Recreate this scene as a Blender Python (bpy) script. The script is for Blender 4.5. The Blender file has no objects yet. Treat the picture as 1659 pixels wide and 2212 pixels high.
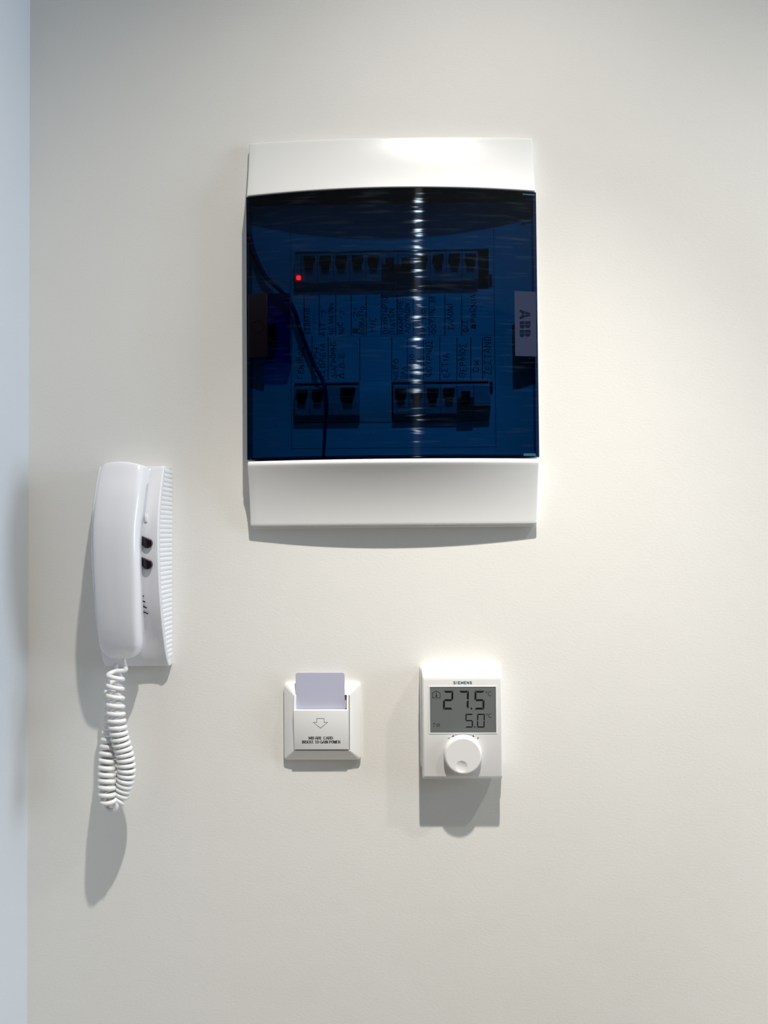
import bpy, bmesh, math, random
from math import sin, cos, tan, pi, radians, sqrt, atan2, hypot
from mathutils import Vector, Matrix

random.seed(7)
S = bpy.context.scene
COL = S.collection

# ------------------------------------------------------------------ camera
# units below are millimetres until a mesh is linked; wall_back is the plane y = 0,
# x to the right, z up from the camera's height CAMZ, d = distance out of the wall.
CAMZ = 1.50
CD = 820.0                      # camera to wall
LENS = 26.0
YAW, PIT, ROL = radians(1.2), radians(1.3), radians(0.45)
FPX = LENS / 36.0 * 2212.0
_F = Vector((-sin(YAW) * cos(PIT), cos(YAW) * cos(PIT), sin(PIT)))
_R0 = Vector((cos(YAW), sin(YAW), 0))
_U0 = _R0.cross(_F)
_R = _R0 * cos(ROL) - _U0 * sin(ROL)
_U = _U0 * cos(ROL) + _R0 * sin(ROL)
cam_data = bpy.data.cameras.new('camera')
cam = bpy.data.objects.new('camera', cam_data)
COL.objects.link(cam)
cam_data.sensor_fit = 'VERTICAL'
cam_data.sensor_height = 36.0
cam_data.sensor_width = 27.0
cam_data.lens = LENS
cam_data.clip_start = 0.01
cam.matrix_world = Matrix(((_R.x, _U.x, -_F.x, 0), (_R.y, _U.y, -_F.y, -CD / 1000),
                           (_R.z, _U.z, -_F.z, CAMZ), (0, 0, 0, 1)))
S.camera = cam


def W(px, py, d=0.0):
    """photo pixel -> (x, z) in mm on the plane d millimetres out of the wall"""
    v = _F + _R * ((px - 829.5) / FPX) - _U * ((py - 1106.0) / FPX)
    t = (CD - d) / v.y
    return v.x * t, v.z * t


# ------------------------------------------------------------------ world, lights, exposure
S.view_settings.view_transform = 'Standard'
S.view_settings.look = 'None'
S.view_settings.gamma = 1.0
S.view_settings.use_curve_mapping = False
S.view_settings.exposure = 0.0
S.cycles.use_denoising = True
S.cycles.transparent_max_bounces = 24
S.cycles.max_bounces = 10

world = bpy.data.worlds.new('sky')
S.world = world
world.use_nodes = True
bg = world.node_tree.nodes['Background']
bg.inputs[0].default_value = (0.62, 0.78, 1.0, 1)
bg.inputs[1].default_value = 0.1

CEIL = 1190.0                   # ceiling above the camera, mm


def spot(name, x, y, z, power, col, radius, angle=150, blend=1.0, tilt=0.0, lean=0.0):
    l = bpy.data.lights.new(name, 'SPOT')
    l.energy = power
    l.color = col
    l.shadow_soft_size = radius
    l.spot_size = radians(angle)
    l.spot_blend = blend
    o = bpy.data.objects.new(name, l)
    COL.objects.link(o)
    o.location = (x / 1000, y / 1000, CAMZ + z / 1000)
    o.rotation_euler = (tilt, -lean, 0)
    return o


LAMP_WARM = (1.0, 0.957, 0.885)
# two recessed downlights: each has a tight beam and a wider spill
for lx, k in ((112, 1.0), (930, 0.85)):
    spot('ceiling_downlight_beam', lx, -667, 1165, 72 * k, LAMP_WARM, 0.017, 44, 1.0, radians(20), radians(0.5))
    spot('ceiling_downlight_spill', lx, -667, 1165, 50 * k, LAMP_WARM, 0.017, 100, 1.0, radians(11), radians(0.5))

# daylight through the window of the right-hand wall
wl = bpy.data.lights.new('window_daylight', 'AREA')
wl.shape = 'RECTANGLE'
wl.size = 1.2
wl.size_y = 0.9
wl.energy = 35
wl.color = (0.70, 0.85, 1.0)
wo = bpy.data.objects.new('window_daylight', wl)
COL.objects.link(wo)
wo.location = (2.60, -0.75, CAMZ + 0.28)
wo.rotation_euler = (0, radians(90), 0)      # faces -x, into the room


# ------------------------------------------------------------------ materials
def principled(name, col, rough=0.5, spec=0.5, metal=0.0, coat=0.0):
    m = bpy.data.materials.new(name)
    m.use_nodes = True
    b = m.node_tree.nodes['Principled BSDF']
    b.inputs['Base Color'].default_value = (*col, 1)
    b.inputs['Roughness'].default_value = rough
    b.inputs['Specular IOR Level'].default_value = spec
    b.inputs['Metallic'].default_value = metal
    b.inputs['Coat Weight'].default_value = coat
    return m


def add_bump(m, scale, dist, strength=1.0, detail=3.0, stretch=(1, 1, 1)):
    nt = m.node_tree
    tc = nt.nodes.new('ShaderNodeTexCoord')
    mp = nt.nodes.new('ShaderNodeMapping')
    mp.inputs['Scale'].default_value = stretch
    nz = nt.nodes.new('ShaderNodeTexNoise')
    nz.inputs['Scale'].default_value = scale
    nz.inputs['Detail'].default_value = detail
    bp = nt.nodes.new('ShaderNodeBump')
    bp.inputs['Strength'].default_value = strength
    bp.inputs['Distance'].default_value = dist
    nt.links.new(tc.outputs['Object'], mp.inputs['Vector'])
    nt.links.new(mp.outputs['Vector'], nz.inputs['Vector'])
    nt.links.new(nz.outputs['Fac'], bp.inputs['Height'])
    return bp, nz, mp


def with_bump(m, *a, **k):
    bp, nz, mp = add_bump(m, *a, **k)
    m.node_tree.links.new(bp.outputs['Normal'], m.node_tree.nodes['Principled BSDF'].inputs['Normal'])
    return m


def wall_material(name, col):
    m = principled(name, col, 0.55, 0.3)
    nt = m.node_tree
    b = nt.nodes['Principled BSDF']
    fine, nz, mp = add_bump(m, 260, 0.0005, 0.20, 4.0, (1, 1, 1.7))
    tc = nt.nodes.new('ShaderNodeTexCoord')
    n2 = nt.nodes.new('ShaderNodeTexNoise')
    n2.inputs['Scale'].default_value = 14
    n2.inputs['Detail'].default_value = 2
    nt.links.new(tc.outputs['Object'], n2.inputs['Vector'])
    b2 = nt.nodes.new('ShaderNodeBump')
    b2.inputs['Strength'].default_value = 0.25
    b2.inputs['Distance'].default_value = 0.0015
    nt.links.new(n2.outputs['Fac'], b2.inputs['Height'])
    nt.links.new(fine.outputs['Normal'], b2.inputs['Normal'])
    nt.links.new(b2.outputs['Normal'], b.inputs['Normal'])
    # very faint hue drift of the paint
    rp = nt.nodes.new('ShaderNodeMapRange')
    rp.inputs['To Min'].default_value = 0.985
    rp.inputs['To Max'].default_value = 1.015
    nt.links.new(n2.outputs['Fac'], rp.inputs['Value'])
    mx = nt.nodes.new('ShaderNodeVectorMath')
    mx.operation = 'SCALE'
    mx.inputs[0].default_value = col
    nt.links.new(rp.outputs['Result'], mx.inputs['Scale'])
    nt.links.new(mx.outputs['Vector'], b.inputs['Base Color'])
    return m


STREAK = 0.07


def tinted(name, tint, gloss=0.04, rough=0.06, streak=False):
    """clear coloured plastic: a tinted see-through body under a polished skin"""
    m = bpy.data.materials.new(name)
    m.use_nodes = True
    nt = m.node_tree
    nt.nodes.clear()
    out = nt.nodes.new('ShaderNodeOutputMaterial')
    tr = nt.nodes.new('ShaderNodeBsdfTransparent')
    tr.inputs['Color'].default_value = (*tint, 1)
    gl = nt.nodes.new('ShaderNodeBsdfAnisotropic')
    gl.inputs['Color'].default_value = (1, 1, 1, 1)
    gl.inputs['Roughness'].default_value = rough
    fr = nt.nodes.new('ShaderNodeFresnel')
    fr.inputs['IOR'].default_value = 1.33
    geo = nt.nodes.new('ShaderNodeNewGeometry')
    inv = nt.nodes.new('ShaderNodeMath')
    inv.operation = 'SUBTRACT'
    inv.inputs[0].default_value = 1.0
    nt.links.new(geo.outputs['Backfacing'], inv.inputs[1])
    fm = nt.nodes.new('ShaderNodeMath')
    fm.operation = 'MULTIPLY'
    nt.links.new(fr.outputs['Fac'], fm.inputs[0])
    nt.links.new(inv.outputs['Value'], fm.inputs[1])
    mx = nt.nodes.new('ShaderNodeMixShader')
    nt.links.new(fm.outputs['Value'], mx.inputs['Fac'])
    nt.links.new(tr.outputs['BSDF'], mx.inputs[1])
    nt.links.new(gl.outputs['BSDF'], mx.inputs[2])
    last = mx
    if streak:
        # fine horizontal polishing marks: they smear a lamp's highlight into a vertical streak
        tc = nt.nodes.new('ShaderNodeTexCoord')
        mp = nt.nodes.new('ShaderNodeMapping')
        mp.inputs['Scale'].default_value = (26, 0.001, 300)
        nz = nt.nodes.new('ShaderNodeTexNoise')
        nz.inputs['Scale'].default_value = 1.0
        nz.inputs['Detail'].default_value = 2.0
        nt.links.new(tc.outputs['Object'], mp.inputs['Vector'])
        nt.links.new(mp.outputs['Vector'], nz.inputs['Vector'])
        rg = nt.nodes.new('ShaderNodeMapRange')
        rg.inputs['From Min'].default_value = 0.54
        rg.inputs['From Max'].default_value = 0.72
        rg.inputs['To Min'].default_value = STREAK * 0.015
        rg.inputs['To Max'].default_value = STREAK
        nt.links.new(nz.outputs['Fac'], rg.inputs['Value'])
        tg = nt.nodes.new('ShaderNodeCombineXYZ')
        tg.inputs['X'].default_value = 1.0
        an = nt.nodes.new('ShaderNodeBsdfAnisotropic')
        an.inputs['Color'].default_value = (0.8, 0.9, 1, 1)
        an.inputs['Roughness'].default_value = 0.15
        an.inputs['Anisotropy'].default_value = 0.87
        nt.links.new(tg.outputs['Vector'], an.inputs['Tangent'])
        m2 = nt.nodes.new('ShaderNodeMixShader')
        nt.links.new(rg.outputs['Result'], m2.inputs['Fac'])
        nt.links.new(mx.outputs['Shader'], m2.inputs[1])
        nt.links.new(an.outputs['BSDF'], m2.inputs[2])
        last = m2
    nt.links.new(last.outputs['Shader'], out.inputs['Surface'])
    return m


def emitter(name, col, strength):
    m = bpy.data.materials.new(name)
    m.use_nodes = True
    b = m.node_tree.nodes['Principled BSDF']
    b.inputs['Base Color'].default_value = (*col, 1)
    b.inputs['Emission Color'].default_value = (*col, 1)
    b.inputs['Emission Strength'].default_value = strength
    return m


M = {
    'wall': wall_material('wall_paint_cream', (0.80, 0.78, 0.74)),
    'wall_side': wall_material('wall_paint_blued', (0.64, 0.67, 0.71)),  # white wall; daylight's blue and a weaker bounce put into the colour
    'ceiling': with_bump(principled('ceiling_paint', (0.82, 0.82, 0.80), 0.8), 120, 0.0004, 0.3),
    'floor': with_bump(principled('floor_pale_stone', (0.72, 0.60, 0.47), 0.4), 30, 0.001, 0.3, 3, (1, 12, 1)),
    'dark_wall': with_bump(principled('dark_timber', (0.030, 0.018, 0.016), 0.6), 30, 0.001, 0.3, 3, (12, 12, 1)),
    'wall_mid': with_bump(principled('wall_paint_taupe', (0.34, 0.32, 0.29), 0.7), 120, 0.0004, 0.3),
    'board': with_bump(principled('board_plastic', (0.82, 0.815, 0.80), 0.26, 0.5), 900, 0.00006, 0.35, 2),
    'inner': principled('inner_plastic', (0.84, 0.85, 0.85), 0.5, 0.3),
    'paper': principled('label_paper', (0.86, 0.87, 0.87), 0.8, 0.1),
    'ink': principled('marker_ink', (0.012, 0.010, 0.014), 0.7, 0.1),
    'blue': tinted('blue_clear_plastic', (0.14, 0.375, 0.525), streak=True, rough=0.03),
    'blue_dark': principled('dark_latch_plastic', (0.0030, 0.0012, 0.0038), 0.4, 0.10),
    'housing': tinted('latch_clear_plastic', (0.25, 0.22, 0.80), rough=0.4),
    'blue_edge': tinted('blue_plastic_edge', (0.05, 0.05, 0.12), rough=0.1),
    'frost': principled('frosted_sticker', (0.019, 0.026, 0.058), 0.7, 0.12),
    'frost_clear': principled('sticker_letters', (0.0005, 0.004, 0.018), 0.4, 0.15),
    'hinge': principled('hinge_plastic', (0.035, 0.095, 0.15), 0.3, 0.5),
    'breaker': principled('breaker_shaded_grey', (0.40, 0.41, 0.43), 0.45, 0.4),  # white bodies; the shade they stand in is put into this grey
    'breaker_dark': principled('breaker_charcoal', (0.05, 0.04, 0.05), 0.45, 0.4),
    'black': principled('black_plastic', (0.012, 0.009, 0.012), 0.4, 0.4),
    'curved_tube': principled('dark_blue_tube', (0.010, 0.008, 0.10), 0.5, 0.3),
    'led': emitter('red_led', (1.0, 0.002, 0.001), 60.0),
    'phone': principled('phone_plastic', (0.80, 0.80, 0.835), 0.20, 0.5, coat=0.2),
    'cord': principled('cord_plastic', (0.80, 0.79, 0.78), 0.33, 0.5),
    'button': principled('aubergine_button', (0.012, 0.006, 0.012), 0.25, 0.5),
    'card_white': principled('switch_plastic', (0.83, 0.82, 0.80), 0.30, 0.5),
    'card': principled('key_card_lavender', (0.50, 0.50, 0.62), 0.35, 0.4),
    'print': principled('black_print', (0.03, 0.03, 0.035), 0.6, 0.2),
    'thermo': principled('thermostat_plastic', (0.81, 0.795, 0.785), 0.33, 0.5),
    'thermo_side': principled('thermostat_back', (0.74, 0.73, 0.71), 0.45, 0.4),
    'lcd': principled('lcd_glass', (0.150, 0.162, 0.157), 0.22, 0.4),
    'seg': principled('lcd_segment', (0.012, 0.010, 0.013), 0.4, 0.3),
    'seg_dim': principled('lcd_segment_faint', (0.040, 0.040, 0.040), 0.4, 0.3),
    'teal': principled('teal_print', (0.0, 0.11, 0.13), 0.6, 0.2),
    'window': principled('window_frame_white', (0.8, 0.8, 0.8), 0.4),
}


# ------------------------------------------------------------------ building helpers
class Thing:
    """an Empty at the thing's place on the wall; parts are given in wall millimetres"""
    def __init__(self, name, x, z, d=0.0):
        self.o = bpy.data.objects.new(name, None)
        self.o.empty_display_size = 0.02
        COL.objects.link(self.o)
        self.org = Vector((x, -d, z))
        self.o.location = (x / 1000, -d / 1000, CAMZ + z / 1000)

    def tag(self, label, cat, group=None):
        self.o['label'] = label
        self.o['category'] = cat
        if group:
            self.o['group'] = group
        return self


def smooth_by_angle(me, ang=40):
    bm = bmesh.new()
    bm.from_mesh(me)
    for f in bm.faces:
        f.smooth = True
    lim = radians(ang)
    for e in bm.edges:
        if len(e.link_faces) == 2 and e.calc_face_angle(0) > lim:
            e.smooth = False
    bm.to_mesh(me)
    bm.free()


def link(name, me, mat, parent=None, thing=None, smooth=40):
    if smooth:
        smooth_by_angle(me, smooth)
    me.materials.append(M[mat])
    o = bpy.data.objects.new(name, me)
    COL.objects.link(o)
    if parent is not None:
        o.parent = parent
    elif thing is not None:
        o.parent = thing.o
    return o


class MB:
    """collects geometry in (x, d, z) wall millimetres; y = -d"""
    def __init__(self):
        self.v, self.f = [], []

    def p(self, x, d, z):
        self.v.append((x, -d, z))
        return len(self.v) - 1

    def face(self, *i):
        self.f.append(tuple(i))

    def box(self, x0, x1, z0, z1, d0, d1):
        i = [self.p(x, d, z) for x in (x0, x1) for d in (d0, d1) for z in (z0, z1)]
        for q in ((0, 1, 3, 2), (4, 6, 7, 5), (0, 4, 5, 1), (2, 3, 7, 6), (0, 2, 6, 4), (1, 5, 7, 3)):
            self.face(*[i[k] for k in q])

    def prism(self, pts, d0, d1):
        """outline pts (x, z) extruded between depths"""
        n = len(pts)
        a = [self.p(x, d0, z) for x, z in pts]
        b = [self.p(x, d1, z) for x, z in pts]
        self.face(*a)
        self.face(*reversed(b))
        for k in range(n):
            self.face(a[k], b[k], b[(k + 1) % n], a[(k + 1) % n])

    def loft(self, rings, close_ring=True, caps=True):
        ids = [[self.p(*q) for q in r] for r in rings]
        n = len(ids[0])
        for a, b in zip(ids, ids[1:]):
            for k in range(n if close_ring else n - 1):
                self.face(a[k], a[(k + 1) % n], b[(k + 1) % n], b[k])
        if caps and close_ring:
            self.face(*reversed(ids[0]))
            self.face(*ids[-1])

    def grid(self, fn, nu, nv):
        ids = [[self.p(*fn(u / nu, v / nv)) for u in range(nu + 1)] for v in range(nv + 1)]
        for a, b in zip(ids, ids[1:]):
            for k in range(nu):
                self.face(a[k], a[k + 1], b[k + 1], b[k])
        return ids

    def tube(self, pts, r, seg=8, caps=True):
        """pts: (x, d, z); r: number or list"""
        P = [Vector(q) for q in pts]
        n = len(P)
        rr = r if isinstance(r, (list, tuple)) else [r] * n
        t = (P[1] - P[0]).normalized()
        nrm = t.orthogonal().normalized()
        rings = []
        for k in range(n):
            t2 = (P[min(k + 1, n - 1)] - P[max(k - 1, 0)]).normalized()
            nrm = (nrm - t2 * nrm.dot(t2)).normalized()
            bn = t2.cross(nrm)
            rings.append([tuple(P[k] + (nrm * cos(2 * pi * s / seg) + bn * sin(2 * pi * s / seg)) * rr[k])
                          for s in range(seg)])
        self.loft(rings, True, caps)

    def ribbon(self, pts, w, place, nib=None):
        """flat pen stroke through 2-D pts; place(u, v) -> (x, d, z)"""
        pts = [q for k, q in enumerate(pts) if k == 0 or hypot(q[0] - pts[k - 1][0], q[1] - pts[k - 1][1]) > 1e-5]
        n = len(pts)
        closed = n > 3 and hypot(pts[0][0] - pts[-1][0], pts[0][1] - pts[-1][1]) < 1e-4
        T = []
        for (x0, y0), (x1, y1) in zip(pts, pts[1:]):
            l = hypot(x1 - x0, y1 - y0)
            T.append(((x1 - x0) / l, (y1 - y0) / l))
        self.strokes = getattr(self, 'strokes', 0) + 1
        lift = 0.004 * (self.strokes % 12)
        rows = []
        for k in range(n):
            ta = T[k - 1] if k > 0 else (T[-1] if closed else T[0])
            tb = T[k] if k < n - 1 else (T[0] if closed else T[-1])
            mx_, my_ = -(ta[1] + tb[1]), ta[0] + tb[0]
            ml = hypot(mx_, my_)
            if ml < .25:
                mx_, my_, ml = -ta[1], ta[0], 1.0
            mx_, my_ = mx_ / ml, my_ / ml
            c = max(.45, mx_ * -ta[1] + my_ * ta[0])
            wa = w if nib is None else nib + (w - nib) * (abs(ta[1]) + abs(tb[1])) / 2
            h = wa / 2 / c
            ex, ey = pts[k]
            if not closed and k in (0, n - 1):
                sg = -1 if k == 0 else 1
                tt = tb if k == 0 else ta
                ex, ey = ex + sg * tt[0] * wa * .3, ey + sg * tt[1] * wa * .3
            rw = []
            for q in (1, -1):
                x, d, z = place(ex + q * mx_ * h, ey + q * my_ * h)
                rw.append(self.p(x, d + lift, z))
            rows.append(rw)
        for r0, r1 in zip(rows, rows[1:]):
            self.face(r0[0], r0[1], r1[1], r1[0])

    def mesh(self, name, thing=None, bevel=0, seg=2, bevel_angle=50):
        org = thing.org if thing else Vector((0, 0, 0))
        zz = 0 if thing else CAMZ * 1000
        me = bpy.data.meshes.new(name)
        me.from_pydata([((x - org.x) / 1000, (y - org.y) / 1000, (z - org.z + zz) / 1000) for x, y, z in self.v], [], self.f)
        bm = bmesh.new()
        bm.from_mesh(me)
        bmesh.ops.remove_doubles(bm, verts=bm.verts, dist=1e-6)
        bmesh.ops.recalc_face_normals(bm, faces=bm.faces)
        if bevel:
            lim = radians(bevel_angle)
            ed = [e for e in bm.edges if len(e.link_faces) == 2 and e.calc_face_angle(0) > lim]
            bmesh.ops.bevel(bm, geom=ed, offset=bevel / 1000, segments=seg, profile=0.5, affect='EDGES', clamp_overlap=True)
        bm.to_mesh(me)
        bm.free()
        return me

    def build(self, name, mat, thing=None, parent=None, bevel=0, seg=2, smooth=40, bevel_angle=50):
        me = self.mesh(name, thing, bevel, seg, bevel_angle)
        return link(name, me, mat, parent, thing, smooth)

    def flat(self, name, mat, thing=None, parent=None):
        """ink, print: keep faces as laid, facing the room"""
        org = thing.org
        me = bpy.data.meshes.new(name)
        me.from_pydata([((x - org.x) / 1000, (y - org.y) / 1000, (z - org.z) / 1000) for x, y, z in self.v], [], self.f)
        return link(name, me, mat, parent, thing, 0)


def rrect(x0, x1, z0, z1, r, seg=5):
    pts = []
    for cx, cz, a0 in ((x1 - r, z1 - r, 0), (x0 + r, z1 - r, 90), (x0 + r, z0 + r, 180), (x1 - r, z0 + r, 270)):
        for k in range(seg + 1):
            a = radians(a0 + 90 * k / seg)
            pts.append((cx + r * cos(a), cz + r * sin(a)))
    return pts


def circle(cx, cz, r, n=40):
    return [(cx + r * cos(2 * pi * k / n), cz + r * sin(2 * pi * k / n)) for k in range(n)]


def catmull(P, n=10):
    P = [Vector(q) for q in P]
    P = [P[0] * 2 - P[1]] + P + [P[-1] * 2 - P[-2]]
    out = []
    for k in range(1, len(P) - 2):
        for s in range(n):
            t = s / n
            a, b, c, d = P[k - 1], P[k], P[k + 1], P[k + 2]
            out.append(0.5 * ((2 * b) + (c - a) * t + (2 * a - 5 * b + 4 * c - d) * t * t + (3 * b - a - 3 * c + d) * t ** 3))
    out.append(P[-2])
    return out


def interp(xs, ys, x):
    if x <= xs[0]:
        return ys[0]
    for a, b, p, q in zip(xs, xs[1:], ys, ys[1:]):
        if x <= b:
            t = (x - a) / (b - a)
            return p + (q - p) * t
    return ys[-1]


def sinterp(xs, ys, x):
    """smooth (Catmull-Rom like) interpolation through knots"""
    n = len(xs)
    if x <= xs[0]:
        return ys[0]
    if x >= xs[-1]:
        return ys[-1]
    k = max(i for i in range(n - 1) if xs[i] <= x)
    h = xs[k + 1] - xs[k]
    t = (x - xs[k]) / h

    def m(i):
        if i == 0:
            return (ys[1] - ys[0]) / (xs[1] - xs[0])
        if i == n - 1:
            return (ys[-1] - ys[-2]) / (xs[-1] - xs[-2])
        return (ys[i + 1] - ys[i - 1]) / (xs[i + 1] - xs[i - 1])
    return ((2 * t ** 3 - 3 * t ** 2 + 1) * ys[k] + (t ** 3 - 2 * t ** 2 + t) * h * m(k)
            + (-2 * t ** 3 + 3 * t ** 2) * ys[k + 1] + (t ** 3 - t ** 2) * h * m(k + 1))


# pen-stroke alphabet (unit box); Latin capitals double for the Greek ones of the same shape
def arc(cx, cy, rx, ry, a0, a1, n=8):
    return [(cx + rx * cos(radians(a0 + (a1 - a0) * k / n)), cy + ry * sin(radians(a0 + (a1 - a0) * k / n))) for k in range(n + 1)]


_O = arc(.5, .5, .48, .5, 90, 450, 14)
_RB = [(0, 1)] + arc(.45, .75, .42, .25, 90, -90, 7) + [(0, .5)]
G = {
    'A': [[(0, 0), (.5, 1), (1, 0)], [(.2, .36), (.8, .36)]],
    'B': [[(.08, 0), (.08, 1)], [(.08, 1)] + arc(.45, .76, .4, .24, 90, -90, 6) + [(.08, .52)], [(.45, .52)] + arc(.5, .26, .45, .26, 90, -90, 6) + [(.08, 0)]],
    'C': [arc(.55, .5, .5, .5, 50, 310, 12)],
    'D': [[(.08, 0), (.08, 1)], [(.08, 1)] + arc(.4, .5, .55, .5, 90, -90, 9) + [(.08, 0)]],
    'E': [[(.1, 0), (.1, 1)], [(.1, 1), (.9, 1)], [(.1, .52), (.75, .52)], [(.1, 0), (.95, 0)]],
    'F': [[(.1, 0), (.1, 1)], [(.1, 1), (.92, 1)], [(.1, .52), (.75, .52)]],
    'G': [arc(.52, .5, .5, .5, 50, 340, 12), [(1, .0), (1, .42)], [(.6, .42), (1, .42)]],
    'H': [[(.05, 0), (.05, 1)], [(.95, 0), (.95, 1)], [(.05, .5), (.95, .5)]],
    'I': [[(.5, 0), (.5, 1)]],
    'K': [[(.08, 0), (.08, 1)], [(.9, 1), (.08, .42)], [(.35, .6), (.95, 0)]],
    'L': [[(.1, 1), (.1, 0), (.9, 0)]],
    'M': [[(.02, 0), (.05, 1)], [(.05, 1), (.5, .15)], [(.5, .15), (.95, 1)], [(.95, 1), (.98, 0)]],
    'N': [[(.05, 0), (.05, 1)], [(.05, 1), (.95, 0)], [(.95, 0), (.95, 1)]],
    'O': [_O],
    'P': [[(.08, 0), (.08, 1)], [(.08 + q[0] * .95, q[1]) for q in _RB]],
    'R': [[(.08, 0), (.08, 1)], [(.08 + q[0] * .95, q[1]) for q in _RB], [(.45, .5), (.98, 0)]],
    'S': [arc(.5, .75, .42, .25, 30, 270, 9) + arc(.5, .25, .45, .25, 90, -150, 9)],
    'T': [[(.5, 0), (.5, 1)], [(.02, 1), (.98, 1)]],
    'W': [[(0, 1), (.27, 0)], [(.27, 0), (.5, .9)], [(.5, .9), (.73, 0)], [(.73, 0), (1, 1)]],
    'Y': [[(.05, 1), (.5, .45), (.5, 0)], [(.95, 1), (.5, .45)]],
    'Z': [[(.05, 1), (.95, 1), (.05, 0), (.95, 0)]],
    'X': [[(.05, 1), (.95, 0)], [(.95, 1), (.05, 0)]],
    'Γ': [[(.1, 0), (.1, 1), (.9, 1)]],
    'Δ': [[(.5, 1), (0, 0), (1, 0), (.5, 1)]],
    'Θ': [_O, [(.25, .5), (.75, .5)]],
    'Λ': [[(0, 0), (.5, 1), (1, 0)]],
    'Π': [[(.1, 0), (.1, 1), (.9, 1), (.9, 0)]],
    'Σ': [[(.95, 1), (.05, 1), (.55, .52), (.05, 0), (.95, 0)]],
    'Φ': [_O, [(.5, -.12), (.5, 1.12)]],
    'Ψ': [[(.5, 0), (.5, 1)], [(.05, 1), (.1, .55), (.5, .4), (.9, .55), (.95, 1)]],
    'Ω': [[(.02, 0), (.35, 0), (.08, .5)] + arc(.5, .62, .42, .38, 195, -15, 9) + [(.65, 0), (.98, 0)]],
    '2': [arc(.5, .7, .42, .3, 160, -20, 7) + [(.05, 0), (.95, 0)]],
    '1': [[(.2, .75), (.55, 1), (.55, 0)]],
    '3': [arc(.45, .75, .4, .25, 140, -80, 7) + arc(.45, .26, .45, .26, 80, -140, 7)],
    '/': [[(.1, -.05), (.9, 1.05)]],
    '-': [[(.15, .45), (.85, .45)]],
    '.': [[(.45, 0), (.55, .06)]],
    '#': [[(.1, .9), (.9, .8)], [(.1, .7), (.9, .6)], [(.1, .5), (.9, .4)], [(.1, .3), (.9, .2)], [(.1, .1), (.9, .05)], [(.2, 0), (.3, 1)], [(.6, 0), (.7, 1)]],
}
WID = {'I': .5, 'F': .84, 'E': .9, '1': .5, '.': .35, '-': .6, 'M': 1.25, 'W': 1.35, '/': .55, ' ': .45, '#': 1.3, 'Ω': 1.1, 'Φ': 1.1}


def text_width(s, asp, gap):
    return sum(asp * WID.get(c, 1.0) for c in s) + gap * (len(s) - 1)


def write(mb, s, x, y, h, w, place, asp=.62, gap=.22, nib=None, serif=0.0, jitter=0.0, slant=0.0, total=None):
    """lay the words down as pen strokes, baseline start x, y; h = capital height"""
    kx = 1.0
    if total:
        kx = total / (text_width(s, asp, gap) * h)
    cx = x
    for c in s:
        cw = asp * WID.get(c, 1.0) * h * kx
        jy = random.uniform(-jitter, jitter) * h
        js = 1 + random.uniform(-jitter, jitter)
        for st in G.get(c, []):
            pts = []
            for a, b in st:
                a2 = a + random.uniform(-jitter, jitter) * .5
                b2 = b + random.uniform(-jitter, jitter) * .5
                pts.append((cx + a2 * cw + slant * b2 * h, y + jy + b2 * h * js))
            mb.ribbon(pts, w, place, nib)
            if serif:
                (xa, ya), (xb, yb) = pts[0], pts[-1]
                if len(pts) == 2 and abs(yb - ya) > .5 * h:
                    for qx, qy, v in ((xa, ya, st[0][1]), (xb, yb, st[-1][1])):
                        if v < .02 or v > .98:
                            inner = (nib or w) * .5
                            yy = qy + (inner if v < .5 else -inner) * .6
                            mb.ribbon([(qx - serif * h, yy), (qx + serif * h, yy)], w, place, (nib or w))
        cx += cw + gap * h * kx


# ------------------------------------------------------------------ the setting
XL, XR, YF = -415.5, 2620.0, -3000.0      # left wall, right wall (x), wall behind the camera (y)
FLOOR = -1500.0
XO = -1900.0                              # unseen widening, added so the blue door mirrors something dark


def structure(o, label=None):
    o['kind'] = 'structure'
    if label:
        o['label'] = label
    return o


b = MB(); b.box(XL - 120, XR + 120, FLOOR, CEIL, -120, 0)
structure(b.build('wall_back', 'wall', smooth=0), 'cream painted wall carrying the electrical devices')
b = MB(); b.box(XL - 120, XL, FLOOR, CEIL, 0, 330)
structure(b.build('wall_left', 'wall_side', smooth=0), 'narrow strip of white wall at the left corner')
b = MB(); b.box(XO - 120, XR + 120, FLOOR - 100, FLOOR, -120, -YF + 120)
structure(b.build('floor', 'floor', smooth=0), 'pale stone floor')
b = MB(); b.box(XO - 120, XR + 120, CEIL, CEIL + 100, -120, -YF + 120)
structure(b.build('ceiling', 'ceiling', smooth=0), 'white ceiling')
b = MB(); b.box(XO - 120, XO, FLOOR, CEIL, 0, -YF)  # added out of view to keep the door's reflections dark
structure(b.build('wall_far_left', 'dark_wall', smooth=0), 'unseen dark wall added beyond the corner')
b = MB(); b.box(XO - 120, XL - 120, FLOOR, CEIL, -120, 0)  # unseen too, closes the added dark side of the room
structure(b.build('wall_beyond_corner', 'dark_wall', smooth=0), 'unseen dark wall added beyond the corner')
b = MB(); b.box(XO - 120, XR + 120, FLOOR, CEIL, -YF, -YF + 120)
structure(b.build('wall_front', 'dark_wall', smooth=0), 'dark timber wall behind the viewer')
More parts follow.
